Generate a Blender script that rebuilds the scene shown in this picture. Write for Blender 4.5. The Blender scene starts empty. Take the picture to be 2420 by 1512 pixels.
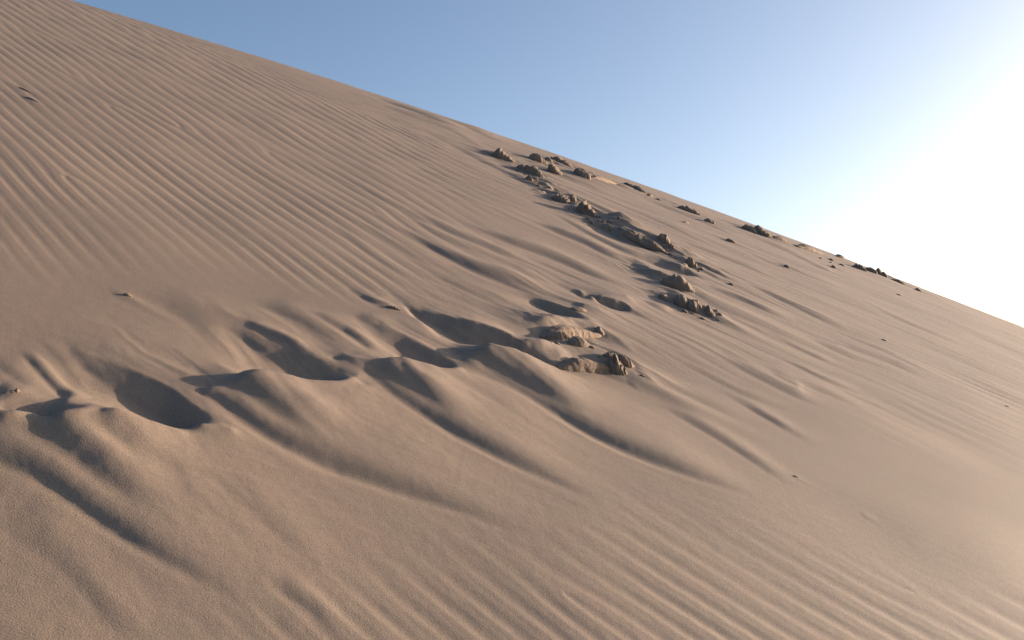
import bpy, math, random
import numpy as np
from mathutils import Vector, Matrix

# ------------------------------------------------------------------ camera, sky, sun
scene = bpy.context.scene
PITCH = math.radians(3.0)            # the camera looks a little upwards
EYE = 1.5                            # eye height above the sand underfoot (measured along the camera's up)
FPX, CX, CY = 2374.0, 1209.5, 756.0  # focal length and centre in the pixels of a 2419 x 1512 picture
RF = np.array(Matrix.Rotation(PITCH, 3, 'X'))      # camera-levelled frame -> world
CAM_LOC = np.array((0.0, 0.0, EYE))

cam_data = bpy.data.cameras.new('camera')
cam_data.sensor_width = 36.0
cam_data.lens = 36.0 * FPX / 2419.0
cam_data.clip_start = 0.05
cam_data.clip_end = 20000.0
cam = bpy.data.objects.new('camera', cam_data)
cam.location = CAM_LOC
cam.rotation_euler = (math.radians(90) + PITCH, 0, 0)
scene.collection.objects.link(cam)
scene.camera = cam

SUN_AZ = math.radians(61.0)          # to the right of the view direction (+Y)
SUN_EL = math.radians(6.3)
SUN = np.array((math.sin(SUN_AZ) * math.cos(SUN_EL), math.cos(SUN_AZ) * math.cos(SUN_EL), math.sin(SUN_EL)))
SUN_F = RF.T @ SUN                   # the same direction in the camera-levelled frame

world = bpy.data.worlds.new('World')
scene.world = world
world.use_nodes = True
wn = world.node_tree
for n in list(wn.nodes):
    wn.nodes.remove(n)
sky = wn.nodes.new('ShaderNodeTexSky')
sky.sky_type = 'NISHITA'
sky.sun_disc = False
sky.sun_elevation = SUN_EL
sky.sun_rotation = SUN_AZ
sky.altitude = 0.0
sky.air_density = 0.58
sky.dust_density = 2.1
sky.ozone_density = 1.3
bg = wn.nodes.new('ShaderNodeBackground')
bg.inputs['Strength'].default_value = 0.103
wo = wn.nodes.new('ShaderNodeOutputWorld')
wn.links.new(sky.outputs[0], bg.inputs['Color'])
wn.links.new(bg.outputs[0], wo.inputs['Surface'])

sun_data = bpy.data.lights.new('sun', 'SUN')
sun_data.energy = 4.0
sun_data.angle = math.radians(0.55)
sun_data.color = (1.0, 0.80, 0.63)
sun_ob = bpy.data.objects.new('sun', sun_data)
sun_ob.rotation_euler = Vector(SUN).to_track_quat('Z', 'Y').to_euler()
sun_ob.location = (20, 18, 12)
scene.collection.objects.link(sun_ob)

scene.view_settings.view_transform = 'Standard'
scene.view_settings.look = 'None'
scene.view_settings.gamma = 1.0
scene.view_settings.use_curve_mapping = False
scene.view_settings.exposure = 1.5

# ------------------------------------------------------------------ the dune's large shape
KC = 0.0072 / EYE
GX, GY = -0.34, 0.30
RQ = 60.0

def base_z(x, y):
    """height of the smooth dune in the camera-levelled frame (camera at the origin)"""
    r = np.sqrt(x * x + y * y)
    drop = np.where(r < RQ, 0.5 * KC * r * r, 0.5 * KC * RQ * RQ + KC * RQ * (r - RQ))
    return -EYE + GX * x + GY * y - drop

def ground(px, py, h=0.0):
    """where the ray through a pixel meets the dune raised by h"""
    u, v = (px - CX) / FPX, (CY - py) / FPX
    a = KC / 2 * (1 + u * u); b = v - GX * u - GY; c = EYE - h
    d = max(b * b - 4 * a * c, 0.0)
    y = (-b - math.sqrt(d)) / (2 * a)
    return np.array((u * y, y))

def to_world(P):
    return P @ RF.T + CAM_LOC

# ------------------------------------------------------------------ noise
_rng = np.random.default_rng(7)
_perm = _rng.permutation(256).astype(np.int32)
_perm = np.concatenate([_perm, _perm, _perm])
_ang = np.arange(256) / 256 * 2 * np.pi
_gxx, _gyy = np.cos(_ang), np.sin(_ang)

def noise2(x, y, seed=0):
    x = x + seed * 17.13; y = y - seed * 9.71
    xi = np.floor(x).astype(np.int32); yi = np.floor(y).astype(np.int32)
    xf = x - xi; yf = y - yi
    xi &= 255; yi &= 255
    u = xf * xf * xf * (xf * (xf * 6 - 15) + 10); v = yf * yf * yf * (yf * (yf * 6 - 15) + 10)
    def g(ix, iy, dx, dy):
        hsh = _perm[_perm[ix & 255] + (iy & 255)]
        return _gxx[hsh] * dx + _gyy[hsh] * dy
    n00 = g(xi, yi, xf, yf); n10 = g(xi + 1, yi, xf - 1, yf)
    n01 = g(xi, yi + 1, xf, yf - 1); n11 = g(xi + 1, yi + 1, xf - 1, yf - 1)
    a = n00 + u * (n10 - n00); b = n01 + u * (n11 - n01)
    return (a + v * (b - a)) * 1.5

def fbm(x, y, octv=4, seed=0, gain=0.5):
    s = np.zeros_like(x); a = 1.0; f = 1.0
    for i in range(octv):
        s += a * noise2(x * f, y * f, seed + i * 3.3); a *= gain; f *= 2.03
    return s

def smooth(e0, e1, x):
    t = np.clip((x - e0) / (e1 - e0), 0, 1)
    return t * t * (3 - 2 * t)

# ------------------------------------------------------------------ polar grid, fine where the photograph looks
TH0, TH1, NTH = math.radians(-37), math.radians(37), 1000
LR0, LR1, NR = math.log(1.45), math.log(42.0), 1150
th_f = np.linspace(TH0, TH1, NTH)
lr_f = np.linspace(LR0, LR1, NR)
dth, dlr = th_f[1] - th_f[0], lr_f[1] - lr_f[0]
LR, TH = np.meshgrid(lr_f, th_f, indexing='ij')
R_ = np.exp(LR)
X = R_ * np.sin(TH); Y = R_ * np.cos(TH)
# picture position of each grid point on the smooth dune (only used to say where each kind of surface lies)
Zb = base_z(X, Y)
PX = CX + FPX * X / Y; PY = CY - FPX * Zb / Y

def to_idx(p):
    r = math.hypot(p[0], p[1]); t = math.atan2(p[0], p[1])
    return (math.log(r) - LR0) / dlr, (t - TH0) / dth

def resample(pts, n):
    pts = np.array(pts, float)
    seg = np.sqrt(((pts[1:, :2] - pts[:-1, :2]) ** 2).sum(1)); s = np.concatenate([[0], np.cumsum(seg)])
    q = np.linspace(0, s[-1], n)
    return np.stack([np.interp(q, s, pts[:, k]) for k in range(pts.shape[1])], 1)

# ---- slumped crests and hollows: a stretched-membrane surface through traced crest and floor lines
# each line: picture points, height above the smooth dune (start, end or one per point), thickness in metres
crest = []
def line(pts, h, thick=0.0, flat=False, up=.68):
    # flat: the points are given on the smooth dune instead of on the raised or sunken line
    crest.append((pts, [a * (up if a > 0 else .5) for a in h], thick, flat))

# near rims
line([(-60, 975), (-20, 980), (7, 984), (30, 984), (60, 996), (92, 1010)], [.030, .032, .035, .033, .018, .0], up=1.35)
line([(122, 1006), (137, 994), (163, 985), (187, 987), (217, 989)], [.015, .034, .042, .042, .036], up=1.35)
line([(225, 990), (247, 986), (277, 983), (297, 989), (320, 996), (360, 1002), (393, 1010), (425, 1019)], [.034, .042, .045, .042, .038, .036, .034, .03], up=1.35)
line([(446, 1012), (455, 1003), (473, 998), (493, 1001), (513, 1007), (548, 1013)], [.012, .03, .038, .036, .034, .036], up=1.0)
line([(476, 934), (493, 922), (520, 912), (550, 904), (580, 897), (617, 895), (660, 895), (700, 897), (733, 901), (767, 903), (800, 900), (826, 892), (850, 887)],
     [.022, .034, .042, .046, .05, .052, .052, .05, .045, .042, .042, .04, .036], up=1.0)
line([(780, 848), (806, 838), (840, 842), (873, 849), (906, 854), (940, 858), (973, 862), (1000, 867), (1020, 866), (1046, 872), (1093, 876)],
     [.012, .03, .04, .042, .042, .042, .042, .04, .042, .036, .024], up=1.0)
line([(1090, 854), (1100, 846), (1123, 839), (1146, 838), (1166, 842), (1186, 844), (1203, 843), (1223, 849), (1256, 859), (1290, 869), (1320, 877)],
     [.016, .03, .042, .048, .046, .046, .048, .046, .04, .03, .02], up=1.0)
# hollow floors
line([(20, 985), (70, 996), (108, 1006)], [-.03, -.04, -.04], .015, True)
line([(190, 872), (240, 905), (300, 937), (360, 966), (410, 987), (440, 1001)], [-.016, -.03, -.044, -.056, -.064, -.04], .016, True)
line([(545, 780), (600, 814), (660, 852), (710, 886), (770, 902)], [-.016, -.034, -.052, -.066, -.05], .016, True)
line([(630, 893), (670, 900), (710, 902)], [-.04, -.056, -.06], .014, True)
line([(915, 810), (960, 840), (1010, 864), (1050, 873)], [-.024, -.046, -.054, -.03], .014, True)
line([(970, 735), (1010, 768), (1062, 802), (1109, 818), (1156, 833), (1218, 847), (1262, 860), (1305, 872)], [-.016, -.04, -.056, -.064, -.064, -.06, -.05, -.03], .012)
# ridges that run down into the hollows
line([(170, 821), (213, 837), (260, 854), (300, 871), (333, 881), (367, 897), (400, 917), (433, 941), (467, 961), (500, 984), (535, 1004)],
     [.0, .010, .016, .02, .024, .028, .032, .038, .042, .042, .038])
line([(260, 750), (293, 797), (353, 841), (433, 884), (500, 917)], [.0, .008, .018, .03, .034])
line([(483, 711), (533, 734), (583, 757), (633, 781), (683, 807), (733, 831), (767, 850), (795, 862)], [.0, .010, .017, .022, .026, .03, .032, .032])
line([(610, 725), (700, 780), (760, 812), (830, 830)], [.0, .010, .018, .026])
line([(889, 766), (923, 774), (956, 791), (993, 814), (1033, 834), (1066, 848), (1085, 863)], [.0, .014, .022, .028, .03, .03, .024])
line([(760, 740), (820, 785), (870, 820)], [.006, .01, .0])
line([(979, 716), (1020, 731), (1068, 748), (1106, 758), (1134, 767), (1187, 789), (1218, 808), (1240, 820)], [.012, .03, .05, .06, .066, .068, .06, .05])
line([(925, 700), (955, 730), (1000, 775), (1050, 815), (1085, 838)], [.0, .008, .012, .016, .02])
# spines and troughs where the lobes leave the rims
line([(455, 934), (500, 968), (548, 1004), (610, 1040), (700, 1079), (800, 1118)], [.040, .044, .040, .030, .018, .006])
line([(840, 893), (900, 930), (980, 985), (1080, 1045)], [.038, .03, .02, .008])
line([(1095, 880), (1170, 912), (1250, 962), (1350, 1025)], [.026, .024, .016, .006])
# the sand-draped lumps: crown and foot
line([(1237, 758), (1256, 753), (1281, 752), (1306, 749), (1334, 749), (1356, 752), (1374, 763), (1393, 769), (1412, 780), (1426, 789)],
     [.03, .05, .065, .075, .075, .07, .06, .055, .04, .02])
line([(1230, 798), (1290, 800), (1325, 803), (1350, 803), (1390, 798), (1420, 794)], [-.02, -.02, -.02, -.016, -.01, .0], .010, True)
line([(1246, 820), (1262, 809), (1281, 806), (1296, 809), (1309, 816), (1328, 814), (1359, 812), (1387, 816), (1412, 830), (1431, 840), (1439, 856)],
     [.05, .08, .09, .08, .06, .05, .05, .045, .04, .03, .02])
line([(1312, 874), (1353, 871), (1390, 870), (1436, 875)], [-.03, -.02, -.01, .0], .010, True)
line([(1309, 820), (1325, 845), (1335, 866)], [.06, .03, -.01], .006)
line([(1356, 724), (1380, 722), (1410, 727), (1450, 741), (1500, 746)], [.03, .08, .075, .05, .02], .0)
line([(1370, 700), (1400, 712), (1440, 724), (1480, 738)], [-.02, -.035, -.045, -.03], .012, True)
line([(1262, 716), (1300, 735), (1340, 752)], [-.02, -.04, -.03], .012, True)
line([(1265, 702), (1305, 714), (1352, 733), (1387, 751), (1418, 774)], [.02, .05, .06, .06, .03])
line([(1362, 684), (1400, 694), (1430, 697), (1470, 714), (1500, 740)], [.03, .08, .085, .07, .03])
line([(1440, 694), (1480, 695), (1510, 712)], [.06, .08, .04])
line([(1480, 614), (1510, 642), (1540, 657), (1562, 662)], [-.01, -.04, -.06, -.04], .012, True)
line([(1500, 612), (1530, 632), (1560, 653)], [.02, .04, .035])
line([(1575, 610), (1610, 624), (1640, 638)], [.06, .09, .05], .03)
line([(1545, 624), (1580, 644), (1620, 650)], [-.02, -.025, -.02], .04)
line([(1600, 655), (1640, 652), (1680, 668)], [.03, .05, .02], .02)

line([(1385, 516), (1420, 522), (1450, 535), (1480, 548), (1530, 556), (1560, 566), (1590, 585), (1625, 606)], [.02, .08, .10, .10, .11, .11, .09, .05])
line([(1398, 532), (1440, 547), (1480, 567), (1530, 586), (1580, 606)], [-.03, -.05, -.05, -.05, -.02], .02, True)
line([(1190, 395), (1230, 402), (1262, 412)], [-.03, -.05, -.02], .03, True)
line([(1290, 395), (1330, 402), (1370, 418)], [-.02, -.05, -.03], .03, True)
line([(1380, 407), (1420, 414), (1450, 424)], [.03, .06, .04])

def membrane():
    st = 1
    nr, nt = int((math.log(17.0) - LR0) / dlr), NTH
    val = np.zeros((nr, nt)); fix = np.zeros((nr, nt), bool); wsum = np.zeros((nr, nt))
    for pts, h, thick, flat in crest:
        hh = np.interp(np.linspace(0, 1, len(pts)), np.linspace(0, 1, len(h)), h)
        q = resample([(p[0], p[1], a) for p, a in zip(pts, hh)], 260)
        for px, py, a in q:
            g = ground(px, py, 0 if flat else a)
            i, j = to_idx(g); r = math.hypot(*g)
            i /= st; j /= st
            ri = thick / r / dlr / st; rj = thick / r / dth / st
            i0, i1, j0, j1 = int(round(i - ri)), int(round(i + ri)), int(round(j - rj)), int(round(j + rj))
            for ii in range(i0, i1 + 1):
                for jj in range(j0, j1 + 1):
                    if 0 <= ii < nr and 0 <= jj < nt:
                        e = ((ii - i) / max(ri, .6)) ** 2 + ((jj - j) / max(rj, .6)) ** 2
                        if e <= 1.3:
                            val[ii, jj] += a; wsum[ii, jj] += 1; fix[ii, jj] = True
    val[fix] /= wsum[fix]
    ax, ay = 1 / (dlr * st) ** 2, 1 / (dth * st) ** 2
    lam = 1 / 0.11 ** 2
    # coarse to fine
    levels = []
    v, f = val, fix
    while min(v.shape) > 40:
        levels.append((v, f))
        a, b = (v.shape[0] // 2) * 2, (v.shape[1] // 2) * 2
        fv = f[:a, :b].reshape(a // 2, 2, b // 2, 2).astype(float)
        vv = (v * f)[:a, :b].reshape(a // 2, 2, b // 2, 2)
        cnt = fv.sum((1, 3)); sm = vv.sum((1, 3))
        f = cnt > 0; v = np.where(f, sm / np.maximum(cnt, 1), 0)
    sol = np.zeros_like(v)
    levels.append((v, f))
    L = len(levels)
    for k in range(L - 1, -1, -1):
        v, f = levels[k]
        if sol.shape != v.shape:
            s2 = np.repeat(np.repeat(sol, 2, 0), 2, 1)
            s3 = np.zeros_like(v); a, b = min(s2.shape[0], v.shape[0]), min(s2.shape[1], v.shape[1])
            s3[:a, :b] = s2[:a, :b]; sol = s3
        sc = 4.0 ** k
        cx_, cy_, d = ax / sc, ay / sc, 2 * ax / sc + 2 * ay / sc + lam
        sol[f] = v[f]
        for it in range(120 if k else 160):
            up = np.pad(sol, 1, mode='edge')
            new = (cx_ * (up[2:, 1:-1] + up[:-2, 1:-1]) + cy_ * (up[1:-1, 2:] + up[1:-1, :-2])) / d
            sol = np.where(f, v, sol + 1.0 * (new - sol))
    return sol, st

def blur(a, n, axis):
    for _ in range(n):
        p = np.pad(a, [(1, 1) if k == axis else (0, 0) for k in range(2)], mode='edge')
        if axis == 0: a = (p[2:] + 2 * a + p[:-2]) / 4
        else: a = (p[:, 2:] + 2 * a + p[:, :-2]) / 4
    return a

mem, st = membrane()
mem = blur(blur(mem, 1, 0), 2, 1)
nm = mem.shape[0]
xm, ym = X[:nm], Y[:nm]
near = smooth(.002, .012, blur(blur(np.abs(mem), 20, 0), 20, 1))
sw = np.clip(R_[:nm] / 4.0, .8, 2.2)
off1 = (.012 * fbm(xm * 5, ym * 5, 2, 5) + .003 * fbm(xm * 17, ym * 17, 2, 6)) * sw
off2 = (.016 * fbm(xm * 5 + 31, ym * 5, 2, 8) + .004 * fbm(xm * 17, ym * 17 + 9, 2, 9)) * sw
fi = np.clip(np.arange(nm)[:, None] + off1 / R_[:nm] / dlr, 0, nm - 1.01); fj = np.clip(np.arange(NTH)[None] + off2 / R_[:nm] / dth, 0, NTH - 1.01)
i0 = fi.astype(int); j0 = fj.astype(int); u_ = fi - i0; v_ = fj - j0
mem = mem[i0, j0] * (1 - u_) * (1 - v_) + mem[i0 + 1, j0] * u_ * (1 - v_) + mem[i0, j0 + 1] * (1 - u_) * v_ + mem[i0 + 1, j0 + 1] * u_ * v_
ca_, sa_ = math.cos(math.radians(57)), math.sin(math.radians(57))
al_, ac_ = -xm * sa_ + ym * ca_, xm * ca_ + ym * sa_
wv = .12 * fbm(al_ * 1.1, ac_ * 1.1, 2, 14)
mem = mem + near * smooth(1000, 850, PY[:nm]) * (.0050 * fbm(al_ * 1.3, (ac_ + wv) * 6.0, 2, 15) - .0018 * np.abs(fbm(al_ * 2.2, (ac_ + wv) * 13, 2, 16)))
mem = mem + near * smooth(9, 4, R_[:nm]) * (.0003 * fbm(xm * 26, ym * 26, 2, 17) - .0003 * np.abs(fbm(al_ * 9, ac_ * 20, 2, 18)))
DZ = np.zeros((NR, NTH)); DZ[:nm] = mem

# ---- flutes: long shallow ridges; each line runs down the middle of the flank that faces away from the sun
SUND = np.array((SUN_F[0], SUN_F[1])); SUND /= np.linalg.norm(SUND)
def flute(pts, wpx, slope, tin=.25, tout=.35, asym=1.6, npt=22, step=0.0):
    w0, w1 = wpx if isinstance(wpx, tuple) else (wpx, wpx)
    q = resample(pts, npt)
    for _ in range(8):
        q[1:-1] = (q[:-2] + 2 * q[1:-1] + q[2:]) / 4
    G = np.array([ground(p[0], p[1]) for p in q])
    W = []
    for k, p in enumerate(q):
        wp = w0 + (w1 - w0) * k / (npt - 1)
        a, b = ground(p[0], p[1] - wp / 2), ground(p[0], p[1] + wp / 2)
        d = G[min(k + 1, npt - 1)] - G[max(k - 1, 0)]; d = d / np.linalg.norm(d)
        e = a - b
        W.append(abs(e[0] * d[1] - e[1] * d[0]))
    W = np.array(W)
    idx = np.array([to_idx(g) for g in G])
    rm = np.sqrt((G ** 2).sum(1)); mi = 3.2 * W.max() * max(1.5 * asym, step) / rm.min() / dlr; mj = 3.2 * W.max() * max(1.5 * asym, step) / rm.min() / dth
    a0, a1 = int(max(0, idx[:, 0].min() - mi)), int(min(NR, idx[:, 0].max() + mi))
    b0, b1 = int(max(0, idx[:, 1].min() - mj)), int(min(NTH, idx[:, 1].max() + mj))
    if a1 - a0 < 2 or b1 - b0 < 2: return
    x, y = X[a0:a1, b0:b1], Y[a0:a1, b0:b1]
    best = np.full(x.shape, 1e9); sg = np.zeros_like(x); ss = np.zeros_like(x); ww = np.zeros_like(x)
    L = npt - 1
    for k in range(L):
        p, d = G[k], G[k + 1] - G[k]; l2 = d @ d
        t = ((x - p[0]) * d[0] + (y - p[1]) * d[1]) / l2
        tc = np.clip(t, 0, 1)
        if k == 0: tc = np.minimum(t, 1); tc = np.maximum(tc, -3)
        if k == L - 1: tc = np.maximum(t, 0); tc = np.minimum(tc, 4)
        dx, dy = x - p[0] - tc * d[0], y - p[1] - tc * d[1]
        dist = dx * dx + dy * dy
        nrm = np.array((-d[1], d[0])); nrm /= np.linalg.norm(nrm)
        if nrm @ SUND < 0: nrm = -nrm
        m = dist < best
        best = np.where(m, dist, best)
        sg = np.where(m, dx * nrm[0] + dy * nrm[1], sg)
        ss = np.where(m, (k + tc) / L, ss)
        wk = W[k] + (W[k + 1] - W[k]) * np.clip(tc, 0, 1)
        ww = np.where(m, wk, ww)
    tap = smooth(-.06, tin, ss) * (1 - smooth(1 - tout, 1.06, ss))
    wa = np.where(sg > 0, ww * asym, ww * .5)
    prof = slope * sg * np.exp(-sg * sg / (2 * wa * wa))
    if step:
        # a low step: steep near the line, then level ground that sinks back slowly
        a_ = 1.3 * ww
        prof = np.where(sg > 0, slope * a_ * np.tanh(sg / a_) * np.exp(-sg * sg / (2 * (step * ww) ** 2)), prof)
    DZ[a0:a1, b0:b1] += blur(blur(prof * tap, 2, 0), 3, 1)

# the big lobes of the lower slope
flute([(-200, 1040), (-80, 1075), (40, 1105), (110, 1135), (180, 1195), (240, 1245), (330, 1292), (430, 1342), (520, 1392), (600, 1440)], (28, 22), .34, .05, .4, 2.4, step=6)
flute([(640, 1380), (700, 1412), (760, 1455), (800, 1490)], 20, .16, .3, .4, 1.4)
flute([(488, 944), (560, 1002), (660, 1056), (760, 1098), (880, 1135), (980, 1165), (1080, 1198), (1180, 1235), (1260, 1270)], (24, 14), .36, .1, .45, 2.4, step=6)
flute([(858, 886), (910, 926), (980, 973), (1060, 1020), (1140, 1060), (1230, 1105), (1330, 1145), (1420, 1190)], (18, 13), .34, .1, .45, 2.2, step=6)
flute([(1100, 878), (1190, 900), (1280, 955), (1370, 1015), (1470, 1062), (1580, 1105), (1680, 1140), (1780, 1172)], (15, 10), .34, .1, .3, 2.2, step=6)
flute([(1560, 960), (1650, 1010), (1740, 1065), (1800, 1105), (1870, 1150)], (8, 7), .20, .3, .4, 2)
flute([(1690, 920), (1790, 975), (1860, 1020), (1930, 1058)], (6, 6), .10, .3, .4, 2)
flute([(1480, 890), (1620, 935), (1760, 1000)], 9, .10, .4, .4, 2)
flute([(1700, 855), (1800, 900), (1890, 945), (1960, 968)], (6, 8), .16, .3, .4, 2)
flute([(1790, 870), (1930, 925), (2060, 975)], 5, .12, .3, .4, 2)
flute([(0, 1250), (90, 1290), (170, 1360), (230, 1430), (300, 1510)], 40, .10, .2, .2, 1.5)
flute([(270, 1040), (350, 1090), (430, 1150), (470, 1230)], 24, .08, .3, .4, 1.5)
flute([(640, 920), (690, 975), (740, 1010), (800, 1050)], 22, .16, .2, .4, 1.4)
flute([(500, 1130), (600, 1210), (690, 1290), (740, 1360)], 34, .08, .4, .4, 1.4)
flute([(930, 870), (970, 920), (1030, 960)], 14, .2, .2, .5, 1.4)
flute([(1010, 880), (1090, 915), (1180, 960), (1260, 1010)], 14, .1, .2, .5, 1.4)
# shaded left flanks of the lobes
flute([(-60, 1000), (20, 1020), (100, 1052), (180, 1100), (270, 1160), (370, 1225)], (46, 40), .36, .1, .4, 1.2)
flute([(120, 1012), (200, 1030), (280, 1070), (360, 1130)], 34, .34, .1, .4, 1.2)
flute([(530, 925), (590, 955), (660, 1000), (760, 1050)], (34, 26), .34, .1, .4, 1.3)
flute([(880, 880), (940, 915), (1010, 955), (1090, 1000)], (24, 20), .30, .1, .4, 1.3)
flute([(1130, 868), (1200, 892), (1290, 940), (1380, 990)], (20, 16), .30, .1, .4, 1.3)
# brows that face the sun
flute([(262, 758), (300, 806), (360, 850), (440, 892), (500, 919)], (9, 9), -.16, .2, .2, 1.4)
flute([(66, 818), (110, 862), (150, 905), (180, 938)], 9, -.14, .3, .3, 1.4)
flute([(600, 718), (650, 752), (710, 790), (767, 825)], 8, -.14, .3, .3, 1.4)
flute([(812, 748), (850, 775), (890, 806)], 7, -.14, .3, .3, 1.4)
flute([(800, 775), (840, 803), (880, 832)], 11, .26, .3, .2, 1.2)
flute([(560, 1022), (640, 1062), (740, 1098), (860, 1138)], 10, -.10, .2, .4, 1.4)
flute([(940, 955), (1030, 1015), (1130, 1068), (1240, 1120)], 9, -.10, .2, .4, 1.4)
flute([(1290, 975), (1390, 1035), (1500, 1085), (1620, 1128)], 8, -.08, .2, .4, 1.4)
flute([(935, 706), (975, 742), (1020, 778), (1062, 808)], 6, -.14, .2, .2, 1.4)
# upper hollows' soft streaks
flute([(150, 810), (210, 870), (260, 920)], 14, .1)
flute([(50, 828), (95, 878), (135, 925), (165, 950)], (16, 18), .42, .25, .1, 1.3)
flute([(90, 800), (140, 850), (190, 905)], 12, .1)
flute([(-20, 850), (30, 890), (70, 930)], 14, .14, .3, .3)
flute([(340, 690), (420, 730), (480, 780), (540, 850)], 26, .10, .4, .4)
flute([(620, 722), (700, 755), (770, 800), (830, 835)], 12, .16)
flute([(730, 738), (790, 775), (850, 815), (890, 840)], 10, .22)
flute([(835, 745), (880, 770), (915, 800)], 10, .2)
flute([(820, 680), (860, 705), (900, 722)], 8, .14)
flute([(848, 698), (880, 715), (912, 726), (940, 732)], 3, .6, .3, .2, 1.5)
flute([(575, 768), (610, 783), (660, 805), (715, 832)], 7, .45, .2, .2, 1.1)
flute([(945, 712), (985, 745), (1020, 772), (1058, 800)], 7, .4, .2, .1, 1.2)
flute([(1075, 760), (1090, 775), (1105, 792)], 6, .2, .2, .3, 1.2)
# long streaks of the middle slope
T5 = lambda pts: [(806.3 + a / 3, 504 + b / 3) for a, b in pts]
T6 = lambda pts: [(1612.7 + a / 3, 567 + b / 3) for a, b in pts]
for pts, w, s in [
    ([(420, 110), (700, 285), (900, 385), (1050, 450), (1200, 510), (1400, 600)], (7, 11), .24),
    ([(440, 0), (720, 110), (900, 190), (1050, 265), (1200, 315), (1400, 380)], (6, 6), .15),
    ([(880, 70), (1200, 215), (1400, 275), (1560, 340), (1750, 430), (1960, 550)], (5, 7), .17),
    ([(1400, 85), (1600, 160), (1720, 205), (1850, 275), (2000, 345)], (4, 5), .20),
    ([(1480, -10), (1600, 55), (1800, 170), (2000, 270), (2200, 350)], (4, 4), .18),
    ([(1750, 40), (1850, 85), (1950, 125), (2020, 160)], (6, 6), .28),
    ([(100, 30), (300, 180), (480, 290), (640, 380)], (8, 8), .07),
    ([(-80, 60), (120, 230), (300, 380), (450, 470)], (9, 9), .07),
    ([(640, 420), (820, 520), (1000, 600), (1200, 690)], (9, 10), .07),
    ([(1180, 400), (1380, 480), (1560, 540)], (6, 6), .08),
    ([(2130, 640), (2230, 690), (2330, 730)], (5, 5), .18),
    ([(1850, 1110), (2000, 1165)], (4, 4), .2),
    ([(2040, 1125), (2120, 1180), (2220, 1240)], (4, 3), .3),
    ([(1900, 890), (2060, 1000)], (3, 3), .16),
    ([(2080, 1080), (2260, 1190)], (3, 3), .14),
]:
    flute(T5(pts), w, s * 1.35, .3, .35, 1.7)
for pts, w, s in [
    ([(380, 290), (560, 370), (750, 460), (950, 550), (1150, 640)], (3, 5), .16),
    ([(200, 360), (400, 430), (600, 510), (800, 590)], (2.5, 4), .15),
    ([(640, 680), (800, 760), (950, 830), (1100, 890)], (3, 4), .14),
    ([(880, 690), (1050, 770), (1250, 850), (1450, 900)], (4, 6), .11),
    ([(1080, 720), (1300, 810), (1500, 880), (1700, 980)], (4, 6), .1),
    ([(700, 850), (850, 920), (1000, 1000), (1150, 1050), (1300, 1100)], (4, 5), .15),
    ([(-50, 880), (200, 980), (400, 1090), (600, 1170), (850, 1240)], (5, 8), .09),
    ([(600, 950), (720, 1010), (860, 1080)], (5, 6), .12),
    ([(420, 1170), (600, 1270), (760, 1360)], (5, 6), .14),
    ([(100, 540), (180, 560), (290, 600)], (4, 3), .22),
    ([(280, 540), (420, 600), (640, 690)], (2.5, 3), .14),
    ([(300, 0), (600, 160), (900, 260), (1200, 380)], (3, 4), .08),
    ([(420, -40), (700, 60), (1000, 210), (1150, 260)], (2, 3), .1),
    ([(1150, 360), (1400, 500), (1700, 640), (2050, 780)], (3, 5), .06),
    ([(1200, 700), (1400, 780), (1750, 960)], (3, 5), .08),
    ([(1100, 1060), (1300, 1150), (1500, 1230)], (3, 4), .08),
    ([(0, 20), (200, 90), (420, 170), (600, 260)], (3, 4), .09),
]:
    flute(T6(pts), w, s * 1.25, .3, .35, 1.5)
for pts, w, s in [
    ([(1000, 305), (1150, 385), (1260, 440), (1400, 510), (1500, 560)], (4, 5), .20),
    ([(900, 250), (1050, 300), (1160, 360)], (3, 3), .12),
    ([(1180, 380), (1300, 440), (1450, 510), (1600, 580)], (3, 4), .13),
    ([(1250, 420), (1400, 485), (1520, 540)], (2.5, 3), .13),
    ([(1330, 430), (1500, 500), (1700, 590)], (2, 3), .13),
    ([(1420, 460), (1600, 540), (1800, 620)], (2, 3), .10),
    ([(880, 225), (1010, 275), (1090, 310)], (3, 3), .16),
    ([(1000, 265), (1100, 300), (1200, 345)], (2.5, 2.5), .12),
    ([(1500, 460), (1650, 520), (1760, 570)], (2, 2.5), .12),
    ([(930, 500), (1040, 560), (1150, 610)], (8, 8), .09),
    ([(760, 400), (900, 470), (1040, 540)], (6, 6), .06),
    ([(1380, 860), (1450, 900), (1550, 915)], (5, 4), .2),
    ([(1690, 690), (1760, 715), (1830, 745)], (2.5, 3), .15),
    ([(2040, 1222), (2075, 1236)], (4, 4), .12),
]:
    flute(pts, w, s, .3, .35, 1.4)

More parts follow.
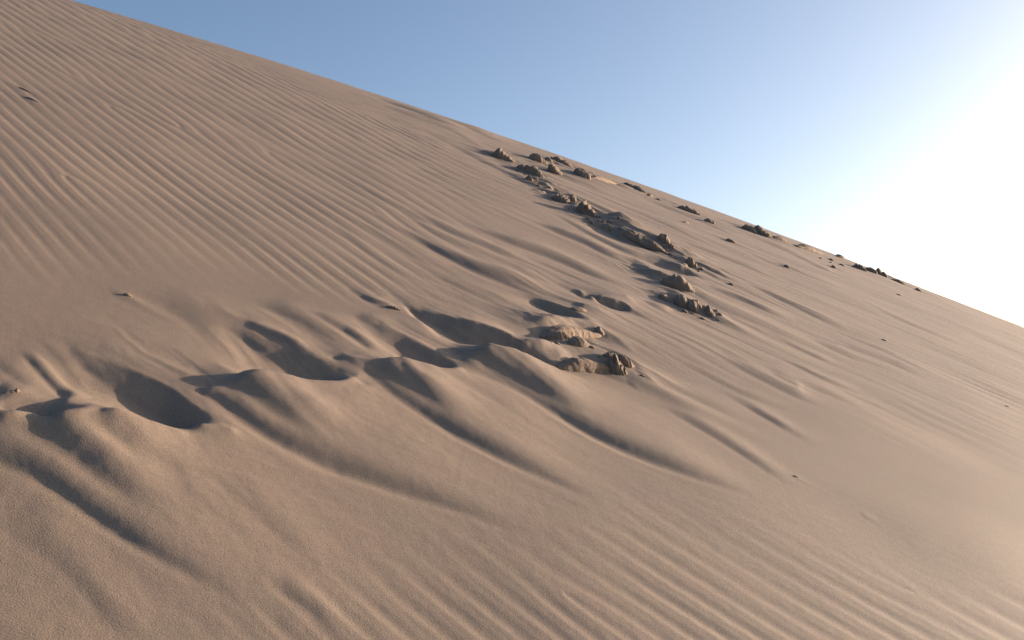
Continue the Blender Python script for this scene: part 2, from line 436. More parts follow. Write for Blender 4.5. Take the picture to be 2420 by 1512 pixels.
# ---- wind ripples: crest spacing and direction read off the photograph, fitted with a smooth phase
def fit_phase(samples, deg, x, y, wdir=2.0):
    """samples: picture x, y, slope of the crest line, vertical spacing in picture pixels"""
    rows, rhs = [], []
    ex = [(i, j) for i in range(deg + 1) for j in range(deg + 1 - i) if i + j > 0]
    S = 6.0
    for px, py, sl, sp in samples:
        c = ground(px, py)
        a, b = ground(px - 8, py - 8 * sl), ground(px + 8, py + 8 * sl)
        d = (b - a) / np.linalg.norm(b - a); n = np.array((-d[1], d[0]))
        lo, hi = ground(px, py + sp / 2), ground(px, py - sp / 2)
        lam = abs((hi - lo) @ n)
        if n @ SUND < 0: n = -n
        xs, ys = c / S
        gx_ = np.array([(i * xs ** (i - 1) * ys ** j if i else 0) / S for i, j in ex])
        gy_ = np.array([(j * xs ** i * ys ** (j - 1) if j else 0) / S for i, j in ex])
        rows.append((gx_ * d[0] + gy_ * d[1]) * lam * wdir); rhs.append(0)
        rows.append((gx_ * n[0] + gy_ * n[1]) * lam); rhs.append(2 * np.pi)
    co, *_ = np.linalg.lstsq(np.array(rows), np.array(rhs), rcond=None)
    ph = np.zeros_like(x); gx = np.zeros_like(x); gy = np.zeros_like(x)
    for c, (i, j) in zip(co, ex):
        ph += c * (x / S) ** i * (y / S) ** j
        if i: gx += c * i * (x / S) ** (i - 1) * (y / S) ** j / S
        if j: gy += c * j * (x / S) ** i * (y / S) ** (j - 1) / S
    return ph, np.sqrt(gx * gx + gy * gy)

def ripple_shape(ph):
    # narrow crests, broad troughs, flank towards the sun steeper
    return np.sin(ph) + .28 * np.cos(2 * ph + .5) + .07 * np.sin(3 * ph)

def defects(x, y, pts):
    s = np.zeros_like(x)
    for px, py, sgn in pts:
        c = ground(px, py); s += sgn * np.arctan2(y - c[1], x - c[0])
    return s

sA = [(200, 83, .56, 18), (400, 133, .5, 13.5), (567, 167, .47, 10.5), (650, 190, .45, 10), (733, 267, .53, 13), (500, 283, .56, 20),
      (333, 400, .68, 30), (100, 333, .78, 34), (50, 467, .95, 44), (300, 524, .82, 42), (500, 537, .70, 32), (700, 554, .64, 25),
      (767, 637, .66, 28), (900, 420, .53, 15), (30, 60, .6, 22), (1000, 500, .5, 14), (10, 200, .68, 26), (1000, 380, .48, 11), (600, 400, .60, 22),
      (800, 330, .50, 12), (250, 160, .56, 20), (20, 600, 1.05, 54), (150, 20, .5, 17)]
sB = [(1373, 1308, .74, 58), (1573, 1408, .70, 56), (1140, 1440, .85, 84), (1746, 1325, .72, 62), (2013, 1408, .57, 54), (2280, 1441, .52, 44),
      (1300, 1230, .66, 50), (900, 1460, .8, 90), (200, 1400, .9, 100), (1500, 1250, .66, 46)]
sC = [(2346, 917, .43, 7.5), (2200, 880, .42, 7), (2380, 1000, .45, 9.5), (2150, 960, .44, 9), (2300, 800, .42, 5.5)]
wob = fbm(X * .7, Y * .7, 3, 11)
wob2 = fbm(X * 2.2, Y * 2.2, 3, 21)
phA, kA = fit_phase([(a, b, c * 1.14, d * .87) for a, b, c, d in sA], 3, X, Y, 22.0)
phA = phA + .5 * wob + .08 * wob2 + defects(X, Y, [(75, 75, 1), (165, 175, -1), (270, 255, 1), (420, 300, -1), (640, 360, 1), (160, 420, 1), (880, 500, -1)])
mA = smooth(760, 560, PY + .10 * (900 - PX) * (PX < 900) - 120 * wob) * smooth(1260, 900, PX) * (.72 + .4 * np.clip(fbm(X * 1.3, Y * 1.3, 2, 31), -.7, .7))
mA *= smooth(0, 60, PY - (56 + .40 * (PX - 700)) ) * (PX > 700) + (PX <= 700)
aA = .115 / np.maximum(kA, 12)
DZ += aA * mA * ripple_shape(phA)
phB, kB = fit_phase([(a, b, c, d * .88) for a, b, c, d in sB], 2, X, Y)
phB = phB + .9 * wob + .2 * wob2 + defects(X, Y, [(1330, 1400, 1), (2150, 1390, -1)])
mB = smooth(0, 260, PY - (1170 + .20 * np.maximum(PX - 1600, 0) + .25 * np.maximum(1150 - PX, 0)) + 90 * wob) * smooth(100, 900, PX)
mB *= .8 + .35 * np.clip(wob2 + .3 * wob, -1, 1)
DZ += .10 / np.maximum(kB, 8) * mB * ripple_shape(phB)
phC, kC = fit_phase(sC, 1, X, Y)
phC = phC + 1.2 * wob + .8 * wob2
mC = smooth(1900, 2200, PX) * smooth(780, 900, PY + .2 * (2400 - PX)) * smooth(1150, 980, PY) * smooth(-.25, .4, wob + .3 * wob2)
DZ += .03 / np.maximum(kC, 20) * mC * ripple_shape(phC)

# ---- small irregularities: streaky along the wind, and soft undulation
ca, sa = math.cos(math.radians(64)), math.sin(math.radians(64))
al, ac = -X * sa + Y * ca, X * ca + Y * sa            # along and across the streaks
far = smooth(5, 10, R_) * smooth(-1.5, .5, X + .12 * Y)
wrp = .25 * fbm(al * .5, ac * .8, 2, 43)
DZ += far * (.0035 * fbm(al * .22, ac * 1.7 + wrp, 3, 41) - .0045 * np.abs(fbm(al * .30, ac * 3.2 + wrp, 3, 44)) - .0024 * np.abs(fbm(al * .7, ac * 7.0 + wrp, 2, 47)))
DZ += .010 * fbm(X * .8, Y * .8, 2, 51) + .0004 * fbm(al * 1.6, ac * 4.5, 3, 61)
low = smooth(840, 1000, PY) * smooth(1900, 1300, PX)
DZ += low * (.0022 * fbm(al * .9, ac * 3.2 + wrp, 3, 81))
DZ += .0004 * fbm(X * 22, Y * 22, 2, 71) * smooth(7, 3, R_)

# ------------------------------------------------------------------ clods of damp sand: where they lie
PLAN = []
def plan(*a, **k):
    PLAN.append((a, k))
C = 'sand clod'
plan('sand_clod', 'dark domed clod with a long low tail, topmost of all the clods on the slope', C, (1165, 365), (1217, 384), [6, 16, 18, 13, 10, 7, 3], 1.0, .16, .25, 3)
plan('sand_clod', 'rounded dark clod behind the jagged comb-like clod, with a pointed shadow uphill', C, (1252, 373), (1290, 385), [4, 13, 14, 9, 3], 1.1, .15, .2, 5)
plan('sand_clod', 'small round clod wedged between the rounded clod and the long slab clod', C, (1288, 379), (1303, 382), [5, 8, 5], 1.0, .14, 0, 7)
plan('sand_clod', 'long slab-like dark clod sloping down beside the upright tooth clod', C, (1304, 377), (1354, 396), [8, 13, 13, 11, 8, 3], 1.0, .16, .3, 9)
plan('sand_clod', 'upright tooth-shaped clod with a sand-covered right flank', C, (1297, 403), (1327, 413), [14, 20, 15, 9, 3], .9, .14, .1, 11)
plan('sand_clod', 'jagged comb-like clod with upright pointed blades', C, (1225, 397), (1281, 420), [9, 14, 7, 15, 12, 17, 11, 5], .8, .2, .7, 13)
plan('sand_clod', 'low crumbling clod just below the jagged comb-like clod', C, (1243, 425), (1271, 433), [6, 11, 7, 8, 2], .9, .2, .5, 15)
plan('sand_clod', 'steep dark clod at the lower end of the sand bank under the slab clod', C, (1363, 406), (1389, 424), [8, 15, 13, 6], .9, .18, .3, 17)
plan('sand_clod', 'low sand-smoothed clod with a wide blue shadow, beyond the steep dark clod', C, (1394, 421), (1454, 433), [3, 7, 9, 9, 7, 3], .8, .12, .15, 19)
plan('sand_clod', 'low notched row of dark clod near the crest, past the sand-smoothed clod', C, (1477, 435), (1523, 455), [5, 7, 3, 6, 7, 4], .9, .2, .5, 21)
plan('sand_clod', 'jagged clod with upright ribs at the head of the middle row', C, (1306, 468), (1345, 481), [7, 12, 13, 11, 8], .8, .2, .7, 23)
plan('sand_clod', 'small stump-like clod right beside the ribbed clod of the middle row', C, (1346, 470), (1361, 474), [6, 13, 11], .8, .16, .3, 25)
plan('sand_clod', 'steep crumbly clod with a rough ribbed face in the middle row', C, (1366, 500), (1416, 514), [18, 27, 24, 16, 10, 5], .55, .2, .7, 27)
plan('sand_scarp', 'long crumbled sand scarp in shade, below the steep crumbly clod', 'scarp', (1478, 556), (1573, 597), [4, 9, 10, 12, 11, 13, 12, 8, 3], .9, .16, .4, 29, n=(70, 34))
plan('sand_clod', 'blocky dark clod standing on top of the crumbled scarp', C, (1557, 566), (1582, 576), [8, 14, 15, 6], .9, .18, .4, 31)
plan('sand_clod', 'small flat clod just downhill of the blocky clod on the scarp', C, (1580, 581), (1593, 586), [4, 7, 4], 1.0, .16, .2, 33)
plan('sand_clod', 'pointed brown clod at the lower end of the shaded sand bank below the scarp', C, (1620, 623), (1646, 631), [9, 17, 15, 7], .9, .18, .4, 35)
plan('sand_clod', 'large smooth whale-backed clod with grooved right end', C, (1566, 668), (1638, 688), [12, 20, 25, 25, 19, 7], .8, .07, .15, 37, n=(60, 36))
plan('sand_clod', 'narrow wedge clod left of the twin rounded clods', C, (1557, 702), (1579, 712), [4, 9, 11, 5], .9, .12, .2, 39)
plan('sand_clod', 'smooth rounded clod, the taller of the twin rounded clods', C, (1594, 714), (1627, 726), [8, 18, 21, 13], .9, .07, .05, 41)
plan('sand_clod', 'grooved rounded clod in front of the taller twin clod', C, (1622, 727), (1651, 735), [9, 16, 16, 8], .9, .12, .35, 43)
plan('sand_clod', 'dark cracked clod behind the grooved rounded clod', C, (1632, 719), (1657, 725), [6, 10, 9, 5], 1.0, .14, .3, 45)
plan('sand_clod', 'lone pyramid-shaped clod downhill of the twin rounded clods', C, (1667, 738), (1688, 745), [6, 15, 11, 3], .9, .13, .2, 47)
plan('sand_clod', 'long ridged clod lying along the slope close under the crest', C, (1602, 491), (1653, 508), [4, 8, 9, 10, 9, 8, 4], .9, .16, .4, 49)
plan('sand_clod', 'compact dark clod downhill of the long ridged clod', C, (1666, 523), (1688, 529), [4, 9, 7, 2], 1.0, .14, .2, 51)
plan('sand_clod', 'domed dark clod under the crest, left of the split tooth clod', C, (1754, 538), (1788, 552), [5, 11, 12, 11, 6], .9, .14, .2, 53)
plan('sand_clod', 'split tooth clod with a vertical left face under the crest', C, (1787, 547), (1820, 562), [18, 14, 11, 10, 5], .7, .18, .5, 55, power=.3)
plan('sand_clod', 'thin wedge-shaped clod lying alone on the open far slope', C, (1716, 568), (1737, 574), [3, 6, 5, 2], 1.0, .14, .2, 57)
plan('sand_clod', 'low bluish clod directly downhill of the split tooth clod', C, (1825, 562), (1865, 575), [3, 7, 8, 5, 2], 1.0, .12, .2, 59)
plan('sand_clod', 'flat humped clod below the crest, between split tooth and skyline clods', C, (1882, 583), (1938, 599), [3, 7, 11, 9, 7, 3], 1.0, .14, .3, 61)
plan('sand_clod', 'low cap-shaped clod on the skyline, first above the skyline row', C, (1976, 606), (1994, 611), [2, 7, 6, 2], 1.0, .1, 0, 63)
plan('sand_clod', 'broad layered clod at the upper end of the skyline row', C, (2014, 629), (2048, 642), [4, 9, 10, 8, 4], .9, .15, .35, 65)
plan('sand_clod', 'lumpy clod in the middle of the skyline row', C, (2045, 637), (2071, 647), [6, 10, 9, 7], .9, .16, .3, 67)
plan('sand_clod', 'knob-shaped clod sticking up from the skyline row', C, (2069, 645), (2084, 650), [9, 14, 10], .9, .12, .1, 69)
plan('sand_clod', 'round clod at the lower end of the skyline row', C, (2080, 649), (2096, 654), [5, 9, 6], 1.0, .12, .1, 71)
plan('sand_clod', 'thin flat clod on the skyline downhill of the skyline row', C, (2108, 661), (2136, 672), [2, 5, 5, 2], 1.0, .12, .2, 73)
plan('sand_clod', 'last small dark clod on the skyline, lowest of all the clods', C, (2161, 684), (2177, 690), [3, 6, 3], 1.0, .12, .2, 75)
# the sand-covered lumps by the big hollows
plan('sand_lump', 'small orange arched lump tucked under the large sand-draped hump', 'sand lump', (1345, 811), (1387, 815), [7, 15, 16, 9], .8, .08, .05, 83)
plan('sand_lump', 'little rounded lump at the right end of the large sand-draped hump', 'sand lump', (1408, 784), (1427, 791), [7, 12, 7], .9, .1, .2, 85)
plan('sand_clod', 'grooved finger-like clod at the nose of the long smooth sand hump', C, (1430, 868), (1481, 882), [22, 30, 24, 28, 20, 8], .7, .16, .6, 89, n=(60, 40))
plan('sand_clod', 'dark upright knob beside the grooved finger-like clod', C, (1464, 857), (1493, 864), [14, 22, 20, 12, 4], .8, .12, .2, 91)
plan('sand_clod', 'small nodular clod on the shoulder of the long smooth sand hump', C, (1428, 842), (1461, 853), [8, 12, 11, 6], .8, .14, .4, 93)
plan('sand_crust', 'flat dark-edged crust at the rim of the shallow hollow above the large sand-draped hump', 'sand crust', (1353, 732), (1382, 734), [5, 7, 4], 1.4, .1, .1, 95)
plan('sand_crust', 'orange-brown broken crust at the left edge of the small hollow', 'sand crust', (8, 930), (49, 926), [3, 6, 4, 7, 4], .8, .3, .7, 97)
plan('sand_crust', 'ragged crust flakes at the end of the thin dark crack above the hollows', 'sand crust', (914, 725), (944, 734), [3, 5, 6, 3], .8, .25, .6, 99)
plan('sand_lump', 'large sand-draped lump with a hollowed front face beside the big hollows', 'sand lump', (1286, 800), (1424, 790), [11, 19, 24, 25, 23, 18, 14, 10, 5], .42, .16, 0, 81, n=(90, 50), back=2.0, mat='lump', tall=.9)
plan('sand_lump', 'blunt sand-draped nose jutting from the front of the large lump', 'sand lump', (1290, 803), (1352, 806), [10, 22, 25, 20, 9], .5, .16, 0, 82, n=(60, 40), back=1.8, mat='lump', tall=.9)
plan('sand_lump', 'long smooth sand lump ending in grooved finger-like clods', 'sand lump', (1322, 872), (1446, 876), [10, 22, 30, 31, 28, 24, 18, 10], .36, .12, 0, 87, n=(90, 50), back=2.0, mat='lump', tall=.9)
# crumbs
G = 'small crumbs of damp sand'
for (x0, y0, x1, y1, h, lab) in [
    (1529, 462, 1541, 465, 6, 'small crumb beyond the notched row of clods, nearer to it'),
    (1550, 471, 1561, 474, 4, 'flat small crumb beyond the notched row of clods, farther from it'),
    (1295, 446, 1305, 448, 6, 'single brown crumb between the comb-like clod and the ribbed clod'),
    (1433, 524, 1447, 527, 5, 'small crumb just downhill of the steep crumbly ribbed clod'),
    (1459, 516, 1466, 518, 4, 'tiny crumb on bare sand to the right of the steep crumbly clod'),
    (1464, 540, 1477, 544, 6, 'crumb on the edge of the shaded bank above the crumbled scarp'),
    (1489, 547, 1504, 552, 6, 'flat crumb at the upper end of the crumbled scarp'),
    (1614, 526, 1627, 529, 4, 'light brown crumb on the open slope below the long ridged clod'),
    (1853, 630, 1864, 633, 6, 'tiny dark crumb standing alone on the bare far slope'),
    (1647, 641, 1653, 643, 4, 'tiny crumb touching the pointed brown clod'),
    (1690, 735, 1696, 737, 4, 'tiny crumb behind the lone pyramid-shaped clod'),
    (1722, 671, 1733, 675, 4, 'crumb on streaked sand uphill of the lone pyramid-shaped clod'),
]:
    plan('sand_crumb', lab, 'sand crumb', (x0, y0), (x1, y1), [h * .5, h, h * .6], 1.0, .16, .2, int(x0) % 97, G, n=(18, 14))
rc = np.random.default_rng(5)
for row, cnt, lab, grp in (
        ([(1225, 408), (1262, 432), (1320, 482), (1385, 516), (1450, 540), (1510, 566), (1575, 596), (1640, 636)], 34,
         'small sand crumb in the broken row below the comb-like clod', 'crumbs of the middle row'),
        ([(1560, 690), (1600, 724), (1650, 742), (1690, 752)], 9, 'small sand crumb round the twin rounded clods', 'crumbs round the twin clods'),
        ([(1300, 800), (1380, 815), (1450, 860), (1500, 885)], 12, 'small sand crumb beside the sand-draped lumps', 'crumbs by the lumps')):
    for p in resample(row, cnt):
        x0, y0 = p[0] + rc.normal(0, 9), p[1] + rc.normal(0, 5); w_ = rc.uniform(5, 13); h_ = w_ * rc.uniform(.3, .5)
        plan('sand_crumb', lab, 'sand crumb', (x0, y0), (x0 + w_, y0 + .3 * w_), [h_ * .5, h_, h_ * .6], 1.0, .18, .25, int(rc.integers(1, 90)), grp, n=(16, 12))
G2 = 'tiny crumbs below the skyline clods'
for (x0, y0, x1, y1, h) in [(1959, 614, 1968, 617, 4.5), (1964, 631, 1974, 634, 6), (1983, 625, 1994, 629, 4), (1935, 610, 1941, 612, 3), (1960, 620, 1965, 621.5, 2.5)]:
    plan('sand_crumb', 'tiny dark crumb on the far slope below the skyline clods', 'sand crumb', (x0, y0), (x1, y1), [h * .5, h, h * .6], 1.0, .16, .2, int(x0) % 89, G2, n=(18, 14))
G3 = 'flakes on the bare sand'
for (x0, y0, x1, y1, h, lab) in [
    (291, 697, 313, 701, 6, 'small dark flake lying on bare sand above the left hollows'),
    (1874, 1125, 1886, 1128, 2.5, 'tiny dark chip at the end of the longest flute'),
    (2083, 803, 2094, 807, 2.5, 'tiny dark chip on the smooth right-hand slope'),
    (2374, 959, 2383, 962, 2, 'tiny dark chip among the finest ripples'),
    (2118, 695, 2129, 699, 2, 'thin pale flake on the bare slope under the lowest skyline clod'),
    (46, 207, 73, 219, 3, 'thin dark sliver lying across the upper ripples'),
    (62, 230, 91, 242, 3, 'curved sliver just below the thin dark sliver on the upper ripples'),
]:
    plan('sand_flake', lab, 'flake', (x0, y0), (x1, y1), [h * .6, h, h * .3], 1.0, .2, .3, int(x0) % 83, G3, n=(18, 14))

def trail(pts, w, amp, seed):
    q = np.array([ground(*p) for p in resample(pts, 24)])
    d2 = np.full(X.shape, 1e9)
    for g in q: d2 = np.minimum(d2, (X - g[0]) ** 2 + (Y - g[1]) ** 2)
    m = np.exp(-d2 / (2 * w * w))
    n1 = fbm(al * 2.2, ac * 4.5, 3, seed); n2 = np.abs(fbm(al * 5, ac * 9, 2, seed + 5))
    return m * amp * (n1 + .25 + .5 * (.35 - n2))
DZ += trail([(1180, 372), (1250, 402), (1320, 470), (1400, 515), (1480, 552), (1570, 585), (1630, 628)], .22, .035, 91)
DZ += trail([(1500, 640), (1600, 675), (1600, 716), (1680, 742)], .14, .022, 93)
DZ += trail([(1250, 378), (1340, 388), (1430, 430), (1520, 455), (1640, 502)], .22, .03, 95)
DZ += trail([(1260, 760), (1350, 780), (1420, 840), (1480, 870)], .09, .012, 97)
# sand piled against each clod, drawn out along the wind
for a_, k_ in PLAN:
    p0, p1, prof_ = a_[3], a_[4], a_[5]
    if k_.get('mat') == 'lump': continue
    g0_, g1_ = ground(*p0), ground(*p1)
    m_ = (g0_ + g1_) / 2; pm_ = m_[1] / FPX
    L_ = math.hypot(p1[0] - p0[0], p1[1] - p0[1]) * pm_; H_ = float(np.mean(prof_)) * pm_
    da = -(X - m_[0]) * sa + (Y - m_[1]) * ca; dc = (X - m_[0]) * ca + (Y - m_[1]) * sa
    la = np.where(da < 0, 2.6 * L_, 1.1 * L_)
    DZ += .55 * H_ * np.exp(-da * da / (2 * la * la) - dc * dc / (2 * (.62 * L_) ** 2))

Zf = Zb + DZ

def surf(x, y):
    """height of the finished sand at a point (camera-levelled frame)"""
    i, j = to_idx((x, y))
    i = min(max(i, 0), NR - 1.001); j = min(max(j, 0), NTH - 1.001)
    a, b = int(i), int(j); u, v = i - a, j - b
    return float(Zf[a, b] * (1 - u) * (1 - v) + Zf[a + 1, b] * u * (1 - v) + Zf[a, b + 1] * (1 - u) * v + Zf[a + 1, b + 1] * u * v)

# ------------------------------------------------------------------ materials
def new_mat(name):
    m = bpy.data.materials.new(name); m.use_nodes = True
    nt = m.node_tree
    return m, nt, nt.nodes['Principled BSDF']

def sand_material(name, c0, c1, c2, grain=1.0, rough=.68, spec=.33, crumb=0.0, dust=None):
    m, nt, p = new_mat(name)
    N, Lk = nt.nodes.new, nt.links.new
    tc = N('ShaderNodeNewGeometry')
    def noise(scale, detail, rough_=.5):
        n = N('ShaderNodeTexNoise'); n.inputs['Scale'].default_value = scale; n.inputs['Detail'].default_value = detail
        n.inputs['Roughness'].default_value = rough_
        Lk(tc.outputs['Position'], n.inputs['Vector']); return n
    big = noise(1.7, 4); fine = noise(250, 3, .65); mid = noise(40, 3)
    r1 = N('ShaderNodeMixRGB'); r1.inputs[1].default_value = (*c0, 1); r1.inputs[2].default_value = (*c1, 1)
    mr = N('ShaderNodeMapRange'); mr.inputs[1].default_value = .35; mr.inputs[2].default_value = .65
    Lk(big.outputs['Fac'], mr.inputs[0]); Lk(mr.outputs[0], r1.inputs[0])
    r2 = N('ShaderNodeMixRGB'); r2.inputs[2].default_value = (*c2, 1)
    mr2 = N('ShaderNodeMapRange'); mr2.inputs[1].default_value = .42; mr2.inputs[2].default_value = .75; mr2.inputs[4].default_value = .85
    Lk(fine.outputs['Fac'], mr2.inputs[0]); Lk(mr2.outputs[0], r2.inputs[0]); Lk(r1.outputs[0], r2.inputs[1])
    col = r2.outputs[0]
    tint = noise(7.0, 3); mrt = N('ShaderNodeMapRange'); mrt.inputs[1].default_value = .38; mrt.inputs[2].default_value = .62
    Lk(tint.outputs['Fac'], mrt.inputs[0])
    tm = N('ShaderNodeMixRGB'); tm.inputs[1].default_value = (1.012, .992, 1.0, 1); tm.inputs[2].default_value = (.99, 1.0, .985, 1)
    Lk(mrt.outputs[0], tm.inputs[0])
    mu = N('ShaderNodeMixRGB'); mu.blend_type = 'MULTIPLY'; mu.inputs[0].default_value = 1.0
    Lk(col, mu.inputs[1]); Lk(tm.outputs[0], mu.inputs[2]); col = mu.outputs[0]
    if dust:
        sx = N('ShaderNodeSeparateXYZ'); Lk(tc.outputs['Normal'], sx.inputs[0])
        ad = N('ShaderNodeMath'); ad.operation = 'MULTIPLY_ADD'; ad.inputs[1].default_value = .35
        Lk(mid.outputs['Fac'], ad.inputs[0]); Lk(sx.outputs['Z'], ad.inputs[2])
        mr3 = N('ShaderNodeMapRange'); mr3.inputs[1].default_value = .92; mr3.inputs[2].default_value = 1.08
        Lk(ad.outputs[0], mr3.inputs[0])
        r3 = N('ShaderNodeMixRGB'); r3.inputs[2].default_value = (*dust, 1)
        Lk(mr3.outputs[0], r3.inputs[0]); Lk(col, r3.inputs[1]); col = r3.outputs[0]
    Lk(col, p.inputs['Base Color'])
    p.inputs['Roughness'].default_value = rough
    p.inputs['Specular IOR Level'].default_value = spec
    b1 = N('ShaderNodeBump'); b1.inputs['Strength'].default_value = .85 * grain; b1.inputs['Distance'].default_value = .0016
    Lk(fine.outputs['Fac'], b1.inputs['Height'])
    b2 = N('ShaderNodeBump'); b2.inputs['Strength'].default_value = .10 + crumb; b2.inputs['Distance'].default_value = .004 + .02 * crumb
    Lk(mid.outputs['Fac'], b2.inputs['Height']); Lk(b1.outputs[0], b2.inputs['Normal'])
    Lk(b2.outputs[0], p.inputs['Normal'])
    return m

MAT_SAND = sand_material('dune_sand', (.272, .202, .147), (.247, .185, .137), (.128, .096, .073))
MAT_CLOD = sand_material('damp_sand', (.25, .182, .13), (.22, .16, .115), (.14, .103, .076), 1.2, .85, .2, .5, (.26, .19, .136))

# ------------------------------------------------------------------ the dune mesh
def mesh_from_grid(name, V, nr, nc, mat, wrap=False):
    me = bpy.data.meshes.new(name)
    a = np.arange(nr * nc, dtype=np.int32).reshape(nr, nc)
    if wrap: a = np.concatenate([a, a[:, :1]], 1)
    q = np.stack([a[:-1, :-1], a[:-1, 1:], a[1:, 1:], a[1:, :-1]], -1).reshape(-1, 4)[:, ::-1]
    me.vertices.add(len(V)); me.vertices.foreach_set('co', np.ascontiguousarray(V, np.float32).ravel())
    me.loops.add(q.size); me.loops.foreach_set('vertex_index', np.ascontiguousarray(q, np.int32).ravel())
    me.polygons.add(len(q)); me.polygons.foreach_set('loop_start', np.arange(0, q.size, 4, dtype=np.int32))
    me.polygons.foreach_set('loop_total', np.full(len(q), 4, np.int32))
    me.polygons.foreach_set('use_smooth', np.ones(len(q), bool))
    me.update(calc_edges=True); me.validate()
    me.materials.append(mat)
    return me

def link(name, me, parent=None):
    o = bpy.data.objects.new(name, me); scene.collection.objects.link(o)
    if parent: o.parent = parent
    return o

# coarse surroundings share the fine patch's border
lr_in = np.linspace(math.log(.25), LR0, 26)[:-1]
lr_out = LR1 + np.linspace(0, 1, 41)[1:] ** 1.3 * (math.log(190) - LR1)
th_out = TH1 + np.linspace(0, 1, 111)[1:-1] * (2 * math.pi - (TH1 - TH0))
lr_all = np.concatenate([lr_in, lr_f, lr_out]); th_all = np.concatenate([th_f, th_out])
LRa, THa = np.meshgrid(lr_all, th_all, indexing='ij')
Xa = np.exp(LRa) * np.sin(THa); Ya = np.exp(LRa) * np.cos(THa)
Za = base_z(Xa, Ya) + .010 * fbm(Xa * .8, Ya * .8, 2, 51)
n0 = len(lr_in)
# fade the detail to the coarse surface along the border of the fine patch
ramp_r = smooth(0, 30, np.arange(NR)) * smooth(0, 40, np.arange(NR)[::-1])
ramp_t = smooth(0, 30, np.arange(NTH)) * smooth(0, 30, np.arange(NTH)[::-1])
wgt = ramp_r[:, None] * ramp_t[None]
Zf = Za[n0:n0 + NR, :NTH] * (1 - wgt) + Zf * wgt
Za[n0:n0 + NR, :NTH] = Zf
V = to_world(np.stack([Xa, Ya, Za], -1).reshape(-1, 3))
dune = link('dune', mesh_from_grid('dune', V, len(lr_all), len(th_all), MAT_SAND, wrap=True))
dune['kind'] = 'structure'

# the plain far below, out to the horizon
nrg, ntg = 24, 96
rr = np.concatenate([[0.01], np.geomspace(20, 12000, nrg - 1)])
tt = np.linspace(0, 2 * math.pi, ntg, endpoint=False)
RG, TG = np.meshgrid(rr, tt, indexing='ij')
Vg = np.stack([RG * np.sin(TG), RG * np.cos(TG), np.full_like(RG, -34.0)], -1).reshape(-1, 3)
plain = link('desert_plain', mesh_from_grid('desert_plain', Vg, nrg, ntg, MAT_SAND, wrap=True))
plain['kind'] = 'structure'

# ------------------------------------------------------------------ clods of damp sand
def noise3(p, f, seed=0):
    x, y, z = p[:, 0] * f, p[:, 1] * f, p[:, 2] * f
    return (noise2(x + .31 * z, y - .27 * z, seed) + noise2(y + 5.2, z * 1.1 + .4 * x, seed + 2) + noise2(z + 9.1, x + .3 * y, seed + 4)) / 1.8

def pixel_on_sand(px, py):
    """march the ray through a pixel to the finished sand surface"""
    u, v = (px - CX) / FPX, (CY - py) / FPX
    g = ground(px, py, .12); y = g[1]
    step = y * .002
    for _ in range(400):
        if v * y <= surf(u * y, y): break
        y += step
    return np.array((u * y, y))

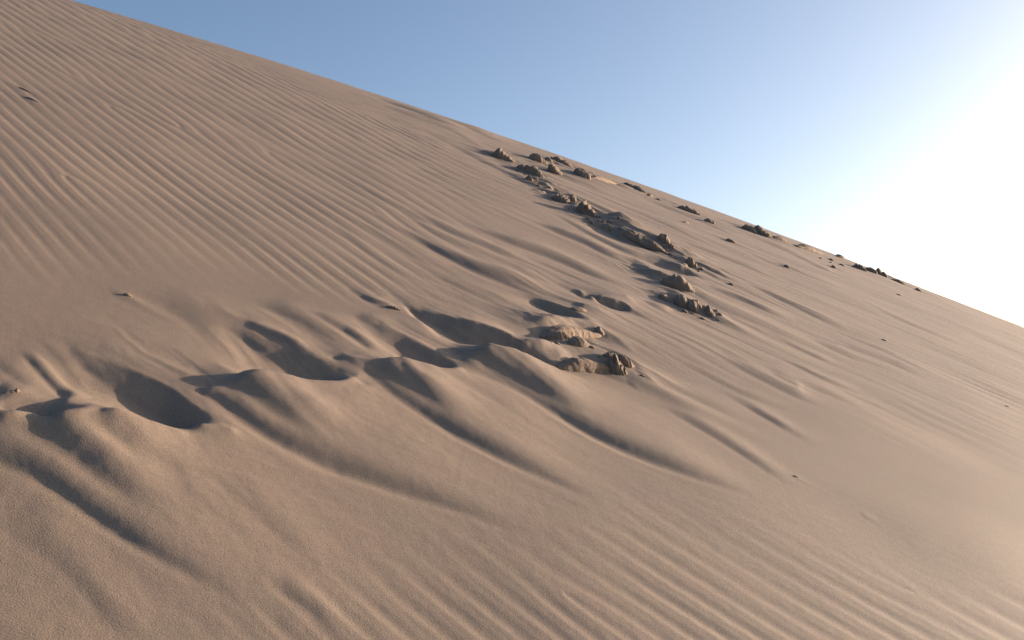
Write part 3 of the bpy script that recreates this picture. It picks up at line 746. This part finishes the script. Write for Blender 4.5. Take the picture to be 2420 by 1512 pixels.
def clod(name, label, cat, a, b, prof, depth=1.0, rough=.16, jag=0.0, seed=1, group=None, mat=None, n=(44, 30), sink=.35, power=.5, back=1.0, tall=1.02):
    """a clod from picture point a to b along its foot; prof = heights in picture pixels along it; depth relative to its mean height x 2"""
    g0, g1 = pixel_on_sand(*a), pixel_on_sand(*b)
    mid = (g0 + g1) / 2
    px2m = mid[1] / FPX
    e = g1 - g0; L = np.linalg.norm(e)
    # a foot that recedes strongly is shortened to a likely size
    wpx = math.hypot(b[0] - a[0], b[1] - a[1]) * px2m
    if L > 2.2 * wpx:
        ang = math.atan2(e[1], e[0]); c = mid
        e = e / L * 2.2 * wpx; g0, g1 = c - e / 2, c + e / 2; L = np.linalg.norm(e)
    ex = e / L; ey = np.array((-ex[1], ex[0]))
    if ey[1] < 0: ey = -ey
    prof = np.array(prof, float) * tall
    if len(prof) > 3:
        k = np.linspace(0, len(prof) - 1, 3 * len(prof))
        rr_ = np.random.default_rng(seed * 7 + 1)
        prof = np.interp(k, np.arange(len(prof)), prof) * (1 + ((.10 if mat is None else .02) + .35 * jag) * rr_.uniform(-1, 1, len(k)))
    H = prof * px2m
    jag *= .42; rough *= .85
    D = depth * 1.6 * H.mean()
    nt, nf = n
    th = np.linspace(0, math.pi, nt); ph = np.linspace(0, 2 * math.pi, nf, endpoint=False)
    T, P = np.meshgrid(th, ph, indexing='ij')
    s = .5 - .54 * np.cos(T)
    hs = np.interp(s, np.linspace(0, 1, len(H)), H)
    cap = np.sin(T) ** power
    t = np.cos(P); q = np.sin(P)
    tt = np.sign(t) * np.abs(t) ** .7
    tt = np.where(tt > 0, tt * back, tt)
    hh = np.where(q > 0, hs * np.abs(q) ** .6, -sink * H.mean() * np.abs(q)) * cap
    off = D * tt * cap * (.75 + .25 * hs / H.max())
    x = g0[0] + ex[0] * s * L + ey[0] * off; y = g0[1] + ex[1] * s * L + ey[1] * off
    yb = D * .5
    loc = np.stack([s * L, off, hh], -1).reshape(-1, 3)
    hm = H.mean()
    # wind-cut grooves run along the streaks; lumps everywhere
    d = rough * hm * (noise3(loc, .9 / hm, seed) + .55 * noise3(loc, 2.1 / hm, seed + 7) + .35 * noise3(loc, 4.6 / hm, seed + 13))
    if jag:
        gr = np.abs(noise2(loc[:, 0] * 2.4 / hm + .5 * loc[:, 2] / hm, loc[:, 1] * .8 / hm, seed + 3))
        d -= jag * hm * (.35 - gr).clip(0, .35) * 2.2
        d += jag * hm * .5 * np.abs(noise3(loc, 3.3 / hm, seed + 29))
    nx = t * .7; nz = q
    d = d.reshape(T.shape)
    x = x + ey[0] * nx * d + ex[0] * d * .4 * (-np.cos(T)); y = y + ey[1] * nx * d + ex[1] * d * .4 * (-np.cos(T))
    zz = np.array([surf(xx, yy) for xx, yy in zip(x.ravel(), y.ravel())]).reshape(T.shape)
    zc = surf(*mid)
    z = zz * .75 + .25 * np.interp(s, [0, 1], [surf(*g0), surf(*g1)]) + hh + np.maximum(nz, -.2) * d
    W = to_world(np.stack([x, y, z], -1).reshape(-1, 3))
    o_loc = to_world(np.array([[mid[0], mid[1], zc]]))[0]
    me = mesh_from_grid(name, W - o_loc, nt, nf, mat or MAT_CLOD, wrap=True)
    o = link(name, me); o.location = o_loc
    o['label'] = label; o['category'] = cat
    if group: o['group'] = group
    return o


for a_, k_ in PLAN:
    k2 = dict(k_)
    if k2.get('mat') == 'lump': k2['mat'] = MAT_CLOD
    clod(*a_, **k2)
